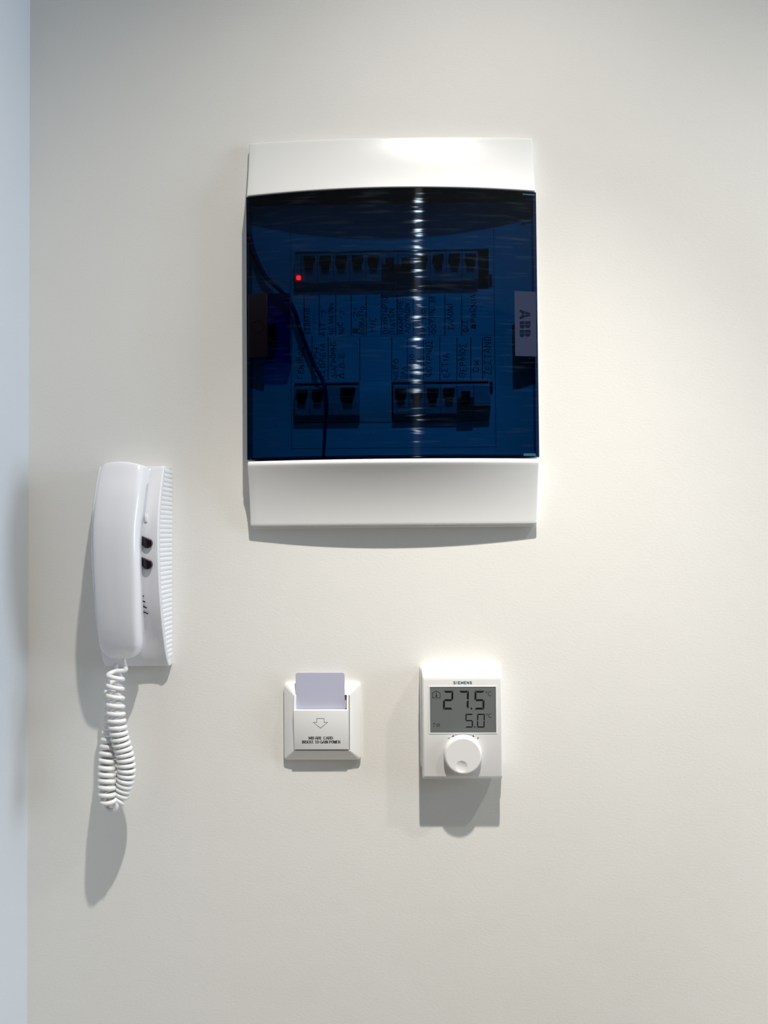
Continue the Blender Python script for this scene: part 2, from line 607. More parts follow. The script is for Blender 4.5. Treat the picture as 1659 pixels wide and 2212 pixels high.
# right wall with its window opening
wy0, wy1, wz0, wz1 = 250.0, 1250.0, -370.0, 930.0
b = MB()
b.box(XR, XR + 120, FLOOR, wz0, 0, -YF); b.box(XR, XR + 120, wz1, CEIL, 0, -YF)
b.box(XR, XR + 120, wz0, wz1, 0, wy0); b.box(XR, XR + 120, wz0, wz1, wy1, -YF)
structure(b.build('wall_right', 'wall_mid', smooth=0), 'taupe wall with the window')
b = MB()
for a0, a1, c0, c1 in ((wy0, wy1, wz0, wz0 + 50), (wy0, wy1, wz1 - 50, wz1), (wy0, wy0 + 50, wz0, wz1), (wy1 - 50, wy1, wz0, wz1)):
    b.box(XR + 30, XR + 80, c0, c1, a0, a1)
structure(b.build('window_1', 'window', smooth=0), 'white framed window letting daylight in')

# ------------------------------------------------------------------ distribution board
BX = -6.9                        # centre line
BW = 157.3                       # half width
ZB, ZD0, ZD1, ZT = 2.6, 75.2, 363.6, 430.8
D_EDGE, D_BULGE = 23.0, 16.0


def bulge(x):
    u = (x - BX) / BW
    return max(0.0, 1 - u * u)


def door_d(x):
    return D_EDGE + D_BULGE * bulge(x)


board = Thing('distribution_board', BX, (ZB + ZT) / 2).tag(
    'white wall distribution board with a dark blue see-through door over rows of breakers', 'electrical panel')


def cover(name, prof, z_of_t):
    """cover shell: prof(t) -> (edge depth, bulge depth); side skirts run back to the wall"""
    mb = MB()
    nu, nv = 40, 18

    def fn(u, v):
        x = BX - BW + 2 * BW * u
        e, g = prof(v)
        return (x, e + g * bulge(x), z_of_t(v))
    ids = mb.grid(fn, nu, nv)
    back = {}

    def bk(i):
        if i not in back:
            x, y, z = mb.v[i]
            back[i] = mb.p(x, 0, z)
        return back[i]
    rim = ids[0][:] + [r[-1] for r in ids[1:]] + ids[-1][-2::-1] + [r[0] for r in ids[-2:0:-1]]
    for a, c in zip(rim, rim[1:] + rim[:1]):
        mb.face(a, bk(a), bk(c), c)
    mb.face(*[bk(i) for i in rim])
    return mb.build(name, 'board', board, bevel=1.6, seg=3, smooth=35, bevel_angle=40)


def top_prof(v):                 # v 0 at the upper edge, 1 at the door
    s = .34 * v + .66 * v * v
    return 9 + (D_EDGE + 1.0 - 9) * s, 7 + (D_BULGE - 7) * s


def bot_prof(v):                 # v 0 at the lower edge, 1 at the door
    lip = 0.955
    w = min(v / lip, 1.0)
    s = .40 * w + .60 * w * w
    e, g = 9.5 + (D_EDGE + 1.8 - 9.5) * s, 5.5 + (D_BULGE - 5.5) * s
    if v > lip:
        e -= 2.2 * (v - lip) / (1 - lip)
    return e, g


cover('top_cover', top_prof, lambda v: ZT + (ZD1 + 0.8 - ZT) * v)
cover('bottom_cover', bot_prof, lambda v: ZB + 1.2 + (ZD0 - 0.8 - ZB - 1.2) * (v if v < .9 else v))
mb = MB(); mb.box(BX - BW + 2.5, BX + BW - 2.5, ZB - 1.2, ZB + 6, 0.0, 6.5)
mb.build('bottom_ledge', 'board', board, bevel=.6)

# inner frame: ring round the removable cover plate, dark slit between them
PL = W(629, 720, 6)[0]; PR = W(1068, 720, 6)[0]; PB = W(848, 967, 6)[1]; PT = W(848, 478, 6)[1]
D_PLATE = 6.0
mb = MB(); mb.box(BX - BW + 4, BX + BW - 4, ZD0, ZD1, 0.0, 1.0)
mb.build('back_plate', 'breaker_dark', board)
g = 0.55
mb = MB()
IX0, IX1 = BX - BW + .3, BX + BW - .3
mb.box(IX0, PL - g, ZD0 + .5, ZD1 - .5, 1.0, D_PLATE); mb.box(PR + g, IX1, ZD0 + .5, ZD1 - .5, 1.0, D_PLATE)
mb.box(PL - g, PR + g, ZD0 + .5, PB - g, 1.0, D_PLATE); mb.box(PL - g, PR + g, PT + g, ZD1 - .5, 1.0, D_PLATE)
mb.build('inner_frame', 'inner', board, smooth=0)

# cover plate with its breaker openings
U0, U1, UZ1, UZ0 = W(637, 580, 6)[0], W(1056, 580, 6)[0], W(846, 540, 6)[1], W(846, 627, 6)[1]
L0, L1, L2, L3 = W(636, 870, 6)[0], W(776, 870, 6)[0], W(846, 870, 6)[0], W(1056, 870, 6)[0]
LZ1, LZ0 = W(846, 825, 6)[1], W(846, 912, 6)[1]
xs = sorted([PL, PR, U0, U1, L0, L1, L2, L3]); zs = sorted([PB, PT, UZ0, UZ1, LZ0, LZ1])
mb = MB()
for xa, xb in zip(xs, xs[1:]):
    for za, zb in zip(zs, zs[1:]):
        mx_, mz_ = (xa + xb) / 2, (za + zb) / 2
        if (U0 < mx_ < U1 and UZ0 < mz_ < UZ1) or (LZ0 < mz_ < LZ1 and (L0 < mx_ < L1 or L2 < mx_ < L3)):
            continue
        mb.box(xa, xb, za, zb, 1.0, D_PLATE)
cover_plate = mb.build('cover_plate', 'inner', board, smooth=0)
mb = MB(); mb.box(L1 + .6, L2 - .6, LZ0 + .3, LZ1 + .5, D_PLATE, D_PLATE + 1.0)
mb.build('blanking_strip', 'inner', board, parent=None, bevel=.3)
for nx, ny in ((1060, 607), (1061, 838)):
    x, z = W(nx, ny, 6)
    mb = MB(); mb.box(x - 1.6, x + 1.6, z - 7, z + 7, D_PLATE - .2, D_PLATE + .4)
    mb.build('plate_clip', 'breaker_dark', board)


def rotor(px0, px1, row_top, row_bot, kind):
    """one circuit breaker showing through its opening; kind picks its face"""
    x0, x1 = W(px0, 600, 10)[0] + .25, W(px1, 600, 10)[0] - .25
    zt, zb = W(846, row_top, 6)[1] - 3.4, W(846, row_bot, 6)[1] + .8
    h = zt - zb
    nose = 15.0
    mb = MB()
    ring = lambda x: [(x, 1.0, zb), (x, 8.5, zb), (x, 9.0, zb + .12 * h), (x, nose, zb + .17 * h), (x, nose + 1, zb + .46 * h),
                      (x, nose - .5, zb + .90 * h), (x, 8.5, zb + .96 * h), (x, 8.0, zt), (x, 1.0, zt)]
    mb.loft([ring(x0), ring(x1)])
    br = mb.build('circuit_breaker', 'breaker', board, smooth=0)
    cx, w = (x0 + x1) / 2, x1 - x0
    if kind in ('std', 'wide'):
        tw = 6.1 if kind == 'std' else 6.6
        z1, z0 = zb + .84 * h, zb + .48 * h
        mb = MB()
        out = [(cx - tw, z1), (cx - tw, z1 - 4.5), (cx - tw + 1.9, z1 - 6.5), (cx - tw + 2.0, z0), (cx + tw - 2.0, z0),
               (cx + tw - 1.9, z1 - 6.5), (cx + tw, z1 - 4.5), (cx + tw, z1)]
        mb.prism(out, nose - .4, nose + 4.5)
        mb.build('toggle', 'black', board, parent=br, bevel=.5, smooth=0)
    elif kind == 'rcd':
        mb = MB()
        mb.box(x0 + .1, x1 - .1, zb + .13 * h, zb + .60 * h, nose - .2, nose + 1.6)
        mb.build('dark_face', 'breaker_dark', board, parent=br, bevel=.3, smooth=0)
        mb = MB(); mb.box(cx - 4.6, cx + 4.6, zb + .50 * h, zb + .76 * h, nose - .4, nose + 5)
        mb.build('toggle', 'black', board, parent=br, bevel=.6, smooth=0)
    elif kind == 'lamp':
        x, z = W(645, 600, nose + 1)
        mb = MB(); mb.prism(rrect(x - 2.3, x + 2.3, z - 2.2, z + 2.2, .8, 3), nose - .5, nose + 1.6)
        mb.build('red_indicator', 'led', board, parent=br, smooth=0)['label'] = 'small glowing red indicator'
    elif kind == 'band':
        mb = MB(); mb.box(x0, x1, zb + .24 * h, zb + .36 * h, nose - .5, nose + 1.8)
        mb.build('dark_band', 'breaker_dark', board, parent=br, smooth=0)
    return br


upper = [652.5 + 34.55 * k for k in range(12)]
rotor(638, 652.3, 540, 627, 'lamp')
for k in range(11):
    rotor(upper[k], upper[k + 1], 540, 627, 'rcd' if k in (5, 6) else 'std')
mb = MB()                        # the empty slot at the end of the upper row
xa, xb = W(1034, 580, 5)[0], W(1055, 580, 5)[0]
mb.box(xa, xb, UZ0 + .5, UZ1 - .5, 1.0, 2.0)
mb.build('empty_slot', 'black', board)
for a, c, kd in ((636.5, 669, 'std'), (669, 704, 'std'), (704, 775, 'blankwide'), (847, 881, 'std'), (881, 915, 'std'), (915, 949, 'std'),
                 (949, 984, 'std'), (984, 1020, 'rcd'), (1020, 1055, 'band')):
    br = rotor(a, c, 825, 912, kd)
    if kd == 'blankwide':
        cx = W(752, 860, 15)[0]
        zt, zb = W(846, 825, 6)[1] - 2.2, W(846, 912, 6)[1] + .8
        h = zt - zb
        z1, z0 = zb + .86 * h, zb + .46 * h
        mb = MB()
        mb.prism([(cx - 8, z1), (cx - 7, z1 - 8), (cx - 4, z0), (cx + 5, z0), (cx + 6, z1 - 8), (cx + 8, z1 - 4), (cx + 8, z1)], 14, 20)
        mb.build('toggle', 'black', board, parent=br, bevel=.5, smooth=0)

# handwritten label strips between the rows
SX0, SX1 = W(633, 720, 6)[0], W(1066, 720, 6)[0]
for zr in ((636, 726), (727.5, 823)):
    mb = MB(); mb.box(SX0, SX1, W(846, zr[1], 6)[1], W(846, zr[0], 6)[1], D_PLATE, D_PLATE + .25)
    strip = mb.build('label_strip', 'paper', board, smooth=0)
    strip['label'] = 'white paper strip with handwritten circuit names'
    DI = D_PLATE + .35
    if zr[0] == 636:
        lines = [657, 690, 725, 759, 791, 824, 858, 893, 927, 961, 997]
        words = [(659, 1, 721, 668, 'EΣΩATIO'), (672, 1, 700, 680, '-1-'), (693, 1, 725, 670, 'AIT -2'), (710, 1, 722, 657, 'NC MAINH'),
                 (732, 1, 721, 673, 'N/C -2'), (763, 1, 721, 664, '# -2-'), (777, 1, 723, 663, 'ΔΩMATIO'), (798, 1, 717, 685, 'H/C'),
                 (828, 1, 721, 642, 'ΠΛYNTHPIO'), (842, 1, 722, 668, 'ΠIATΩN'), (861, 1, 721, 650, 'BAMΠIPE'), (875, 1, 719, 656, 'ΛOYBΩN'),
                 (896, 1, 724, 669, 'ΠPIZEΣ'), (910, 1, 724, 657, 'ΠAΓKOY'), (930, 1, 721, 642, 'ΦOYPNI M'), (967, 1, 713, 656, 'ΣAΛONI'),
                 (1001, 1, 718, 692, 'Φ/Σ'), (1018, 1, 711, 636, '#PBΩNIA')]
    else:
        lines = [674, 709, 777, 846, 880, 915, 950, 987, 1017, 1042]
        words = [(643, 1, 818, 748, 'ΓENIKOΣ'), (679, 1, 818, 752, 'K#ΣPH'), (692, 1, 820, 742, 'AΣΩΛEIA'), (716, 1, 816, 737, 'ΔIAΓPOMHΣ'),
                 (733, 1, 817, 764, 'Δ.Δ.E'), (849, 1, 820, 776, 'NEPO'), (866, 1, 819, 788, 'ΩAΛ.'), (886, 1, 817, 765, 'ΨYΓEIO'),
                 (901, 1, 817, 773, 'KAPTA'), (920, 1, 813, 735, 'ΦOYPNOΣ'), (956, 1, 815, 764, 'EΣTIA'), (993, 1, 815, 742, 'ΘEPMOΣ'),
                 (1024, 1, 803, 776, 'DK'), (1048, 1, 811, 727, 'ZEΣTANΩ')]
    for lx in lines:
        x, za = W(lx, zr[0] + 2, 6); x2, zb_ = W(lx, zr[1] - 2, 6)
        mb = MB(); mb.ribbon([(x, za), (x2, zb_)], .75, lambda u, v: (u, DI, v))
        mb.flat('column_line', 'ink', board, strip)
    for lx, _, y0, y1, s in words:
        x0, z0 = W(lx, y0, 6); x1, z1 = W(lx, y1, 6)
        hh = 5.2 if s not in ('EΣTIA', 'ΣAΛONI', 'ΦOYPNOΣ', 'H/C', 'ΘEPMOΣ', 'ΓENIKOΣ', 'ZEΣTANΩ') else 6.6
        mb = MB()
        # turned a quarter: the writing runs upwards, tops of letters to the left
        write(mb, s, 0, 0, hh, .62, lambda u, v, x0=x0, z0=z0, hh=hh: (x0 + hh - v, DI, z0 + u), jitter=.15, total=z1 - z0)
        mb.flat('handwritten_word', 'ink', board, strip)

# dark blue curved tube in front of the inner frame
wp = [(538, 505, 9), (548, 545, 11), (572, 595, 13), (610, 632, 14), (634, 668, 14), (652, 722, 13), (676, 782, 12), (699, 828, 21), (706, 870, 22), (703, 920, 14), (699, 990, 11)]
pts = [(W(a, c, d)[0], d, W(a, c, d)[1]) for a, c, d in wp]
sm = catmull(pts, 8)
mb = MB(); mb.tube([tuple(q) for q in sm], [3.0 - 1.5 * k / len(sm) for k in range(len(sm))], 8)
mb.build('curved_tube', 'curved_tube', board)['label'] = 'dark blue curved tube behind the door'

# the door: bowed clear blue shell with short return flanges
mb = MB()
nu = 48
DT = 2.4


def door_ring(z, inset, dd):
    return [(BX - BW + 1 + inset + 2 * (BW - 1 - inset) * k / nu, z) for k in range(nu + 1)]


zA, zB_ = ZD0 + .6, ZD1 - .3
xsd = [BX - BW - .4 + 2 * (BW + .4) * k / nu for k in range(nu + 1)]
xin = [BX - BW + DT + 2 * (BW - DT) * k / nu for k in range(nu + 1)]
f_lo = [mb.p(x, door_d(x), zA) for x in xsd]
f_hi = [mb.p(x, door_d(x), zB_) for x in xsd]
b_lo = [mb.p(x, door_d(x) - DT, zA + DT) for x in xin]
b_hi = [mb.p(x, door_d(x) - DT, zB_ - DT) for x in xin]
FL = 6.0                                  # flange reaches back to this depth
r_lo = [mb.p(x, FL, zA) for x in xsd]; r_hi = [mb.p(x, FL, zB_) for x in xsd]
q_lo = [mb.p(x, FL, zA + DT) for x in xin]; q_hi = [mb.p(x, FL, zB_ - DT) for x in xin]
nf = 0
for k in range(nu):
    mb.face(f_lo[k], f_lo[k + 1], f_hi[k + 1], f_hi[k]); mb.face(b_lo[k], b_hi[k], b_hi[k + 1], b_lo[k + 1])
nf = len(mb.f)
for k in range(nu):
    for f_, r_, q_, b_ in ((f_lo, r_lo, q_lo, b_lo), (f_hi, r_hi, q_hi, b_hi)):
        mb.face(f_[k], r_[k], r_[k + 1], f_[k + 1]); mb.face(r_[k], q_[k], q_[k + 1], r_[k + 1]); mb.face(q_[k], b_[k], b_[k + 1], q_[k + 1])
for k in (0, nu):
    mb.face(f_lo[k], f_hi[k], r_hi[k], r_lo[k]); mb.face(r_lo[k], r_hi[k], q_hi[k], q_lo[k]); mb.face(q_lo[k], q_hi[k], b_hi[k], b_lo[k])
door = mb.build('door', 'blue', board, smooth=30)
# the return flanges are looked at along the sheet, so their plastic reads much deeper
door.data.materials.append(M['blue_edge'])
for p_ in door.data.polygons:
    if abs(p_.normal.y) < .75 or p_.area < 1e-7:
        p_.material_index = 1
door['label'] = 'bowed dark blue see-through door'


def on_door(px, py, off=0.0):
    """pixel -> point lying on the bowed door face"""
    d = 30.0
    for _ in range(6):
        x, z = W(px, py, d + off)
        d = door_d(x)
    return x, d + off, z


def door_patch(px0, px1, py0, py1, t0, t1, nu_=10):
    """a plate that follows the door's bow, between offsets t0 and t1"""
    mb = MB()
    x0, _, z1 = on_door(px0, (py0 + py1) / 2); x1 = on_door(px1, (py0 + py1) / 2)[0]
    z1 = on_door((px0 + px1) / 2, py0)[2]; z0 = on_door((px0 + px1) / 2, py1)[2]
    rings = []
    for k in range(nu_ + 1):
        x = x0 + (x1 - x0) * k / nu_
        rings.append([(x, door_d(x) + t0, z0), (x, door_d(x) + t1, z0), (x, door_d(x) + t1, z1), (x, door_d(x) + t0, z1)])
    mb.loft(rings)
    return mb


hd = door_patch(536.5, 578, 635.5, 772, -2.0, .9).build('handle', 'blue_dark', board, parent=door, bevel=.4)
hd['label'] = 'dark brown latch handle'
x, d, z = on_door(557, 706)
mb = MB()
ring_o = circle(x, z, 6.3, 36)
rings = []
for rr, dd in ((6.9, .8), (6.9, 1.25), (6.3, 1.25), (6.3, .6), (5.6, .6), (5.6, 1.15), (.3, 1.15)):
    rings.append([(x + rr * cos(2 * pi * k / 36), door_d(x + rr * cos(2 * pi * k / 36)) + dd, z + rr * sin(2 * pi * k / 36)) for k in range(36)])
mb.loft(rings)
mb.build('latch_button', 'blue_dark', board, parent=door, smooth=30)
# clear latch housing behind the door and its dark catch
hx0, hz1 = W(579, 634, 22); hx1, hz0 = W(627, 777, 22)
mb = MB()
t = 1.4
mb.box(hx0 - 3, hx1, hz0, hz1, 20.8, 22.0)
mb.box(hx1 - t, hx1, hz0, hz1, 7, 20.8); mb.box(hx0 - 3, hx1 - t, hz1 - t, hz1, 7, 20.8); mb.box(hx0 - 3, hx1 - t, hz0, hz0 + t, 7, 20.8)
mb.build('latch_housing', 'housing', board, parent=door, smooth=0)
cx0, cz1 = W(578, 705, 14); cx1, cz0 = W(597, 742, 14)
mb = MB(); mb.box(cx0 - 4, cx1, cz0, cz1, 6.2, 20)
mb.build('latch_catch', 'black', board, smooth=0)

# frosted badge with the maker's letters, turned a quarter clockwise
badge = door_patch(1112, 1158.5, 629.5, 769.5, -.05, .12).build('badge', 'frost', board, parent=door, smooth=0)
badge['label'] = 'frosted badge with three cut letters'


def badge_pt(u, v):
    """u along the lettering (down the door), v = letter height (to the right), both in photo pixels"""
    x, d, z = on_door(1122.5 + v, 668.5 + u, .2)
    return x, d, z


def poly_letter(polys, u0):
    for q in polys:
        mb_.face(*[mb_.p(*badge_pt(u0 + a, c)) for a, c in q])


H = 23.5
B_q = [[(0, 0), (6.3, 0), (6.3, 10.7), (0, 10.7)], [(0, 11.9), (6.3, 11.9), (6.3, H), (0, H)],
       [(7.5, 0), (11, .4)] + [(11 + 5.2 * sin(radians(a)), 5.4 - 5.2 * cos(radians(a))) for a in (30, 60, 90, 120, 150)] + [(13.5, 10.7), (7.5, 10.7)],
       [(7.5, 11.9), (13.3, 11.9)] + [(10.5 + 4.6 * sin(radians(a)), 17.5 - 5 * cos(radians(a))) for a in (50, 90, 130, 160)] + [(10.5, H), (7.5, H)]]
A_q = [[(0, 0), (5, 0), (6, 3.2), (9.8, 4.6), (9.8, 10.7), (3.6, 10.7)], [(4.0, 11.9), (9.8, 11.9), (9.8, H), (7.6, H)],
       [(11, 4.6), (14.8, 3.2), (16, 0), (21.5, 0), (17.6, 10.7), (11, 10.7)], [(11, 11.9), (17.2, 11.9), (13.4, H), (11, H)]]
for polys, u0, wd in ((A_q, 0, 22), (B_q, 25.3, 17), (B_q, 44.0, 17)):
    mb_ = MB()
    poly_letter(polys, u0)
    mb_.flat('badge_letter', 'frost_clear', board, door)

# hinge plates at the right-hand corners
for a in ((1129, 1155, 419.2, 421.8, .3), (1131, 1157, 979.5, 985.0, .3)):
    door_patch(a[0], a[1], a[2], a[3], -.5, a[4], 4).build('hinge', 'hinge', board, parent=door, smooth=0)

# ------------------------------------------------------------------ wall intercom (base)
base = Thing('wall_intercom', -290.5, -40).tag('white wall intercom with hanging handset, ribbed side and coiled cord', 'intercom')
BX0, BX1 = -327.2, -253.8
BZ0, BZ1 = -148.5, 69.8
bz_k = [-148.5, -140, -125, -100, -60, -20, 15, 45, 69.8]
bd_k = [10, 16, 23, 32, 41, 45.5, 44, 36, 26]


def base_d(z):
    return sinterp(bz_k, bd_k, z)


mb = MB()
rings = []
N = 56
for k in range(N + 1):
    z = BZ0 + (BZ1 - BZ0) * k / N
    D_ = base_d(z)
    # shallow dish on the lower right of the face
    dish = 4.0 * math.exp(-((z + 110) / 26) ** 2)
    ring = [(BX0, 0, z), (BX0 + .6, D_ - 3, z), (BX0 + 2.5, D_, z)]
    for q in range(1, 12):
        u = q / 12
        x = BX0 + 2.5 + (BX1 - BX0 - 4.0) * u
        s = max(0, sin(pi * min(max((u - .55) / .45, 0), 1)))
        ring.append((x, D_ - dish * s, z))
    ring += [(BX1 - 1.5, D_, z), (BX1 - .4, D_ - .9, z), (BX1 - .4, D_ - 2, z), (BX1, 0, z)]
    rings.append(ring)
mb.loft(rings)
mb.build('base_shell', 'phone', base, bevel=.5, smooth=32, bevel_angle=55)
# side ribs: each one a bar from the wall to just short of the face
mb = MB(); mb.box(-.5, .5, -.5, .5, 0, 1)
me0 = bpy.data.meshes.new('rib')
R_ = []
for s in range(9):
    a = pi * s / 8
    R_.append((cos(a) * .5, sin(a)))
vv, ff = [], []
for yy in (0, -1):
    for c, s_ in R_:
        vv.append((s_, yy, c))
for k in range(8):
    ff.append((k, k + 1, 9 + k + 1, 9 + k))
ff += [tuple(range(8, -1, -1)), tuple(range(9, 18))]
me0.from_pydata(vv, [], ff)
me0.materials.append(M['phone'])
smooth_by_angle(me0, 50)
pitch = 5.05
zc = BZ1 - 5.0
nr = 0
while zc > BZ0 + 8:
    D_ = base_d(zc)
    o = bpy.data.objects.new('rib', me0)
    COL.objects.link(o)
    o.parent = base.o
    o.location = ((BX1 - .35 - base.org.x) / 1000, -.6 / 1000, (zc - base.org.z) / 1000)
    o.scale = (.8 / 1000, (D_ - 3.2) / 1000, 4.3 / 1000)
    zc -= pitch
    nr += 1


def on_base(px, py, off=0.0):
    d = 40.0
    for _ in range(8):
        x, z = W(px, py, d + off)
        d = base_d(z)
    return x, d + off, z


for py in (1171.5, 1217):
    cx_, d_, cz_ = on_base(319.5, py + 2)
    pts = []
    ax, az = cx_ - 7.5, cz_ + 5.0           # narrow end, upper left
    tx, tz = 0.83, -0.55
    R1, R2 = 5.2, 3.2
    an0 = atan2(tz, tx)
    for k in range(13):
        a = an0 - pi / 2 + pi * k / 12
        pts.append((cx_ + R1 * cos(a), cz_ + R1 * sin(a)))
    for k in range(9):
        a = an0 + pi / 2 + pi * k / 8
        pts.append((ax + R2 * cos(a), az + R2 * sin(a)))
    mb = MB(); mb.prism(pts, d_ - 3, d_ + 3.2)
    mb.build('button', 'button', base, bevel=1.1, seg=3, smooth=60)['label'] = 'dark teardrop push button'
for k in range(5):
    x1_, y1_ = 305.5 + 3.2 * k, 1274 + 12.6 * k
    a_ = on_base(300, y1_ - 3 - k, .15); c_ = on_base(x1_ + 1, y1_ + 1.5, .15)
    mb = MB()
    mb.ribbon([(a_[0], a_[2]), (c_[0], c_[2])], 1.35, lambda u, v: (u, base_d(v) + .12, v))
    mb.flat('speaker_slot', 'black', base)
x, d, z = on_base(316.5, 1118)
mb = MB(); mb.box(x - 1.6, x + 1.2, z - 4.5, z + 3, d - 3, d + 2)
mb.build('hook_switch', 'phone', base, bevel=.3)

# ------------------------------------------------------------------ handset with its coiled cord
hs = base
hz_k = [-139, -120, -90, -45, 0, 35, 60, 73.5]
hf_k = [38, 49, 59, 67.5, 70.5, 66, 58, 53]             # front depth
hb_k = [19, 26, 37, 49, 50, 41, 35, 29]             # back depth
# left and right sides of the shell, from where its outline stands in front of the wall
hl_k = [W(a_, c_, d_)[0] for a_, c_, d_ in ((212, 1424, 36), (211, 1390, 45), (205, 1330, 55), (198, 1240, 64), (197, 1150, 66), (204, 1083, 60), (213, 1035, 51), (221, 1000, 46))]
hr_k = [W(a_, c_, d_)[0] for a_, c_, d_ in ((313, 1424, 24), (313, 1390, 28), (309, 1330, 40), (304.5, 1240, 53), (306, 1160, 53), (318, 1085, 42), (323, 1035, 36), (326, 1005, 31))]
hw_k = [(r_ - l_) / 2 for l_, r_ in zip(hl_k, hr_k)]
hc_k = [(r_ + l_) / 2 for l_, r_ in zip(hl_k, hr_k)]


def hsec(z, inset=0.0, hwm=1.0, push=0.0):
    hf, hb_, hw, hc = (sinterp(hz_k, k, z) for k in (hf_k, hb_k, hw_k, hc_k))
    hf -= inset + push; hb_ += inset * .6; hw = hw * hwm - inset
    pts = []
    n = 20
    q_ = min(max((z - 30) / 43, 0), 1)
    arch = 3.2 * q_ * q_
    # crowned front, rounded shoulders, flat back
    for k in range(n + 1):
        u = -1 + 2 * k / n
        au = abs(u)
        dd = hf - 3.2 * u * u
        if au > .80:
            q = (au - .80) / .20
            dd -= 6.5 * (1 - sqrt(max(0, 1 - q * q)))
        pts.append((hc + hw * u, dd, z - arch * (u + .15) ** 2))
    pts += [(hc + hw * u, hb_ + e, z - arch * (u + .15) ** 2) for u, e in ((1.0, 1.5), (.93, 0), (0, 0), (-.93, 0), (-1.0, 1.5))]
    return pts


mb = MB()
rings = []
ZH0, ZH1, CH = -138.0, 73.0, 20.0
# rounded chin: half-ellipse narrowing
for k in range(12):
    a = pi / 2 * k / 12
    z = ZH0 + CH * (1 - cos(a))
    wm = max(.10, sin(a) ** .82)
    rings.append(hsec(z, 0, wm, 8 * (1 - sin(a)) ** 1.5))
for k in range(1, 46):
    z = ZH0 + CH + (ZH1 - 3 - ZH0 - CH) * k / 45
    rings.append(hsec(z))
for k in range(1, 6):
    a = pi / 2 * k / 5
    rings.append(hsec(ZH1 - 3 + 3 * sin(a), 3 * (1 - cos(a))))
mb.loft(rings)
mb.build('handset', 'phone', hs, smooth=50)['label'] = 'glossy white curved handset'

# cord: a helix wound along a hanging loop
cord_px = [  # x, y, d, pitch in mm
    (250, 1452, 44, 10.5), (249, 1500, 45, 9.8), (251, 1545, 46, 7.5), (258, 1590, 45, 5.9), (268, 1625, 43, 5.7), (273, 1655, 42, 5.6),
    (272, 1680, 41, 5.3), (266, 1703, 40, 5.2), (258, 1722, 40, 6.0), (247, 1734, 42, 6.5), (237, 1732, 46, 7.0), (232.5, 1710, 47, 6.6), (232, 1680, 45, 6.5), (233, 1640, 42, 6.6),
    (237, 1600, 36, 6.8), (241, 1570, 30, 7.5), (243, 1540, 26, 9.0), (244, 1500, 22, 10.0), (246, 1462, 18, 10)]
ctl = [(W(a, c, d)[0], d, W(a, c, d)[1]) for a, c, d, _ in cord_px]
path = catmull(ctl, 24)
pit = []
for k in range(len(cord_px) - 1):
    for s in range(24):
        pit.append(cord_px[k][3] + (cord_px[k + 1][3] - cord_px[k][3]) * s / 24)
pit.append(cord_px[-1][3])
RC, RW = 7.3, 2.45
helix = []
ph = radians(200)
t0_ = (path[1] - path[0]).normalized()
nrm = Vector((0, 1, 0)); nrm = (nrm - t0_ * nrm.dot(t0_)).normalized()
acc = []
for k in range(len(path)):
    t_ = (path[min(k + 1, len(path) - 1)] - path[max(k - 1, 0)]).normalized()
    nrm = (nrm - t_ * nrm.dot(t_)).normalized()
    bn = t_.cross(nrm)
    acc.append((path[k], nrm.copy(), bn))
STEP = 20                                   # points per turn
pos = 0.0
k = 0
seglen = [(path[i + 1] - path[i]).length for i in range(len(path) - 1)]
while k < len(seglen):
    u = pos / seglen[k]
    if u >= 1:
        pos -= seglen[k]; k += 1
        continue
    c_ = acc[k][0].lerp(acc[k + 1][0], u); n_ = acc[k][1].lerp(acc[k + 1][1], u); bb = acc[k][2].lerp(acc[k + 1][2], u)
    helix.append(c_ + (n_ * cos(ph) + bb * sin(ph)) * RC)
    ph += 2 * pi / STEP
    pos += pit[k] / STEP
hx_, hz_ = W(266, 1418, 34)
lead = catmull([(hx_, 34, hz_ + 3), (W(268, 1432, 34)[0], 34, W(268, 1432, 34)[1]), (W(271, 1447, 35)[0], 35, W(271, 1447, 35)[1]), tuple(helix[0])], 6)[:-1]
tx_, tz_ = W(250, 1436, 12)
tail = catmull([tuple(helix[-1]), (tx_ + 1, 14, tz_ - 4), (tx_, 9, BZ0 + 2.0)], 6)[1:]
mb = MB(); mb.tube([tuple(q) for q in lead + helix + tail], RW, 8)
cd_ = mb.build('coiled_cord', 'cord', hs, smooth=80)
cd_['label'] = 'white coiled cord doubled back into a loop'

# ------------------------------------------------------------------ key-card switch
sw = Thing('card_switch', -86.5, -210.5).tag('square white key-card power switch with a printed down arrow', 'switch')
CX0, CX1 = -128.6, -44.5
CZ0, CZ1 = -252.6, -169.1
mb = MB()
tilt = radians(.4)


def sq(inset, d, r, n=6):
    return [(x, d, z) for x, z in rrect(CX0 + inset, CX1 - inset, CZ0 + inset, CZ1 - inset, r, n)]


mb.loft([sq(0, 0, 3.2), sq(0, 4.6, 3.2), sq(.5, 5.4, 3.0), sq(11.4, 11.2, 1.2), sq(11.8, 10.6, 1.0), sq(11.8, 5, 1.0)])
mb.build('frame', 'card_white', sw, smooth=30)
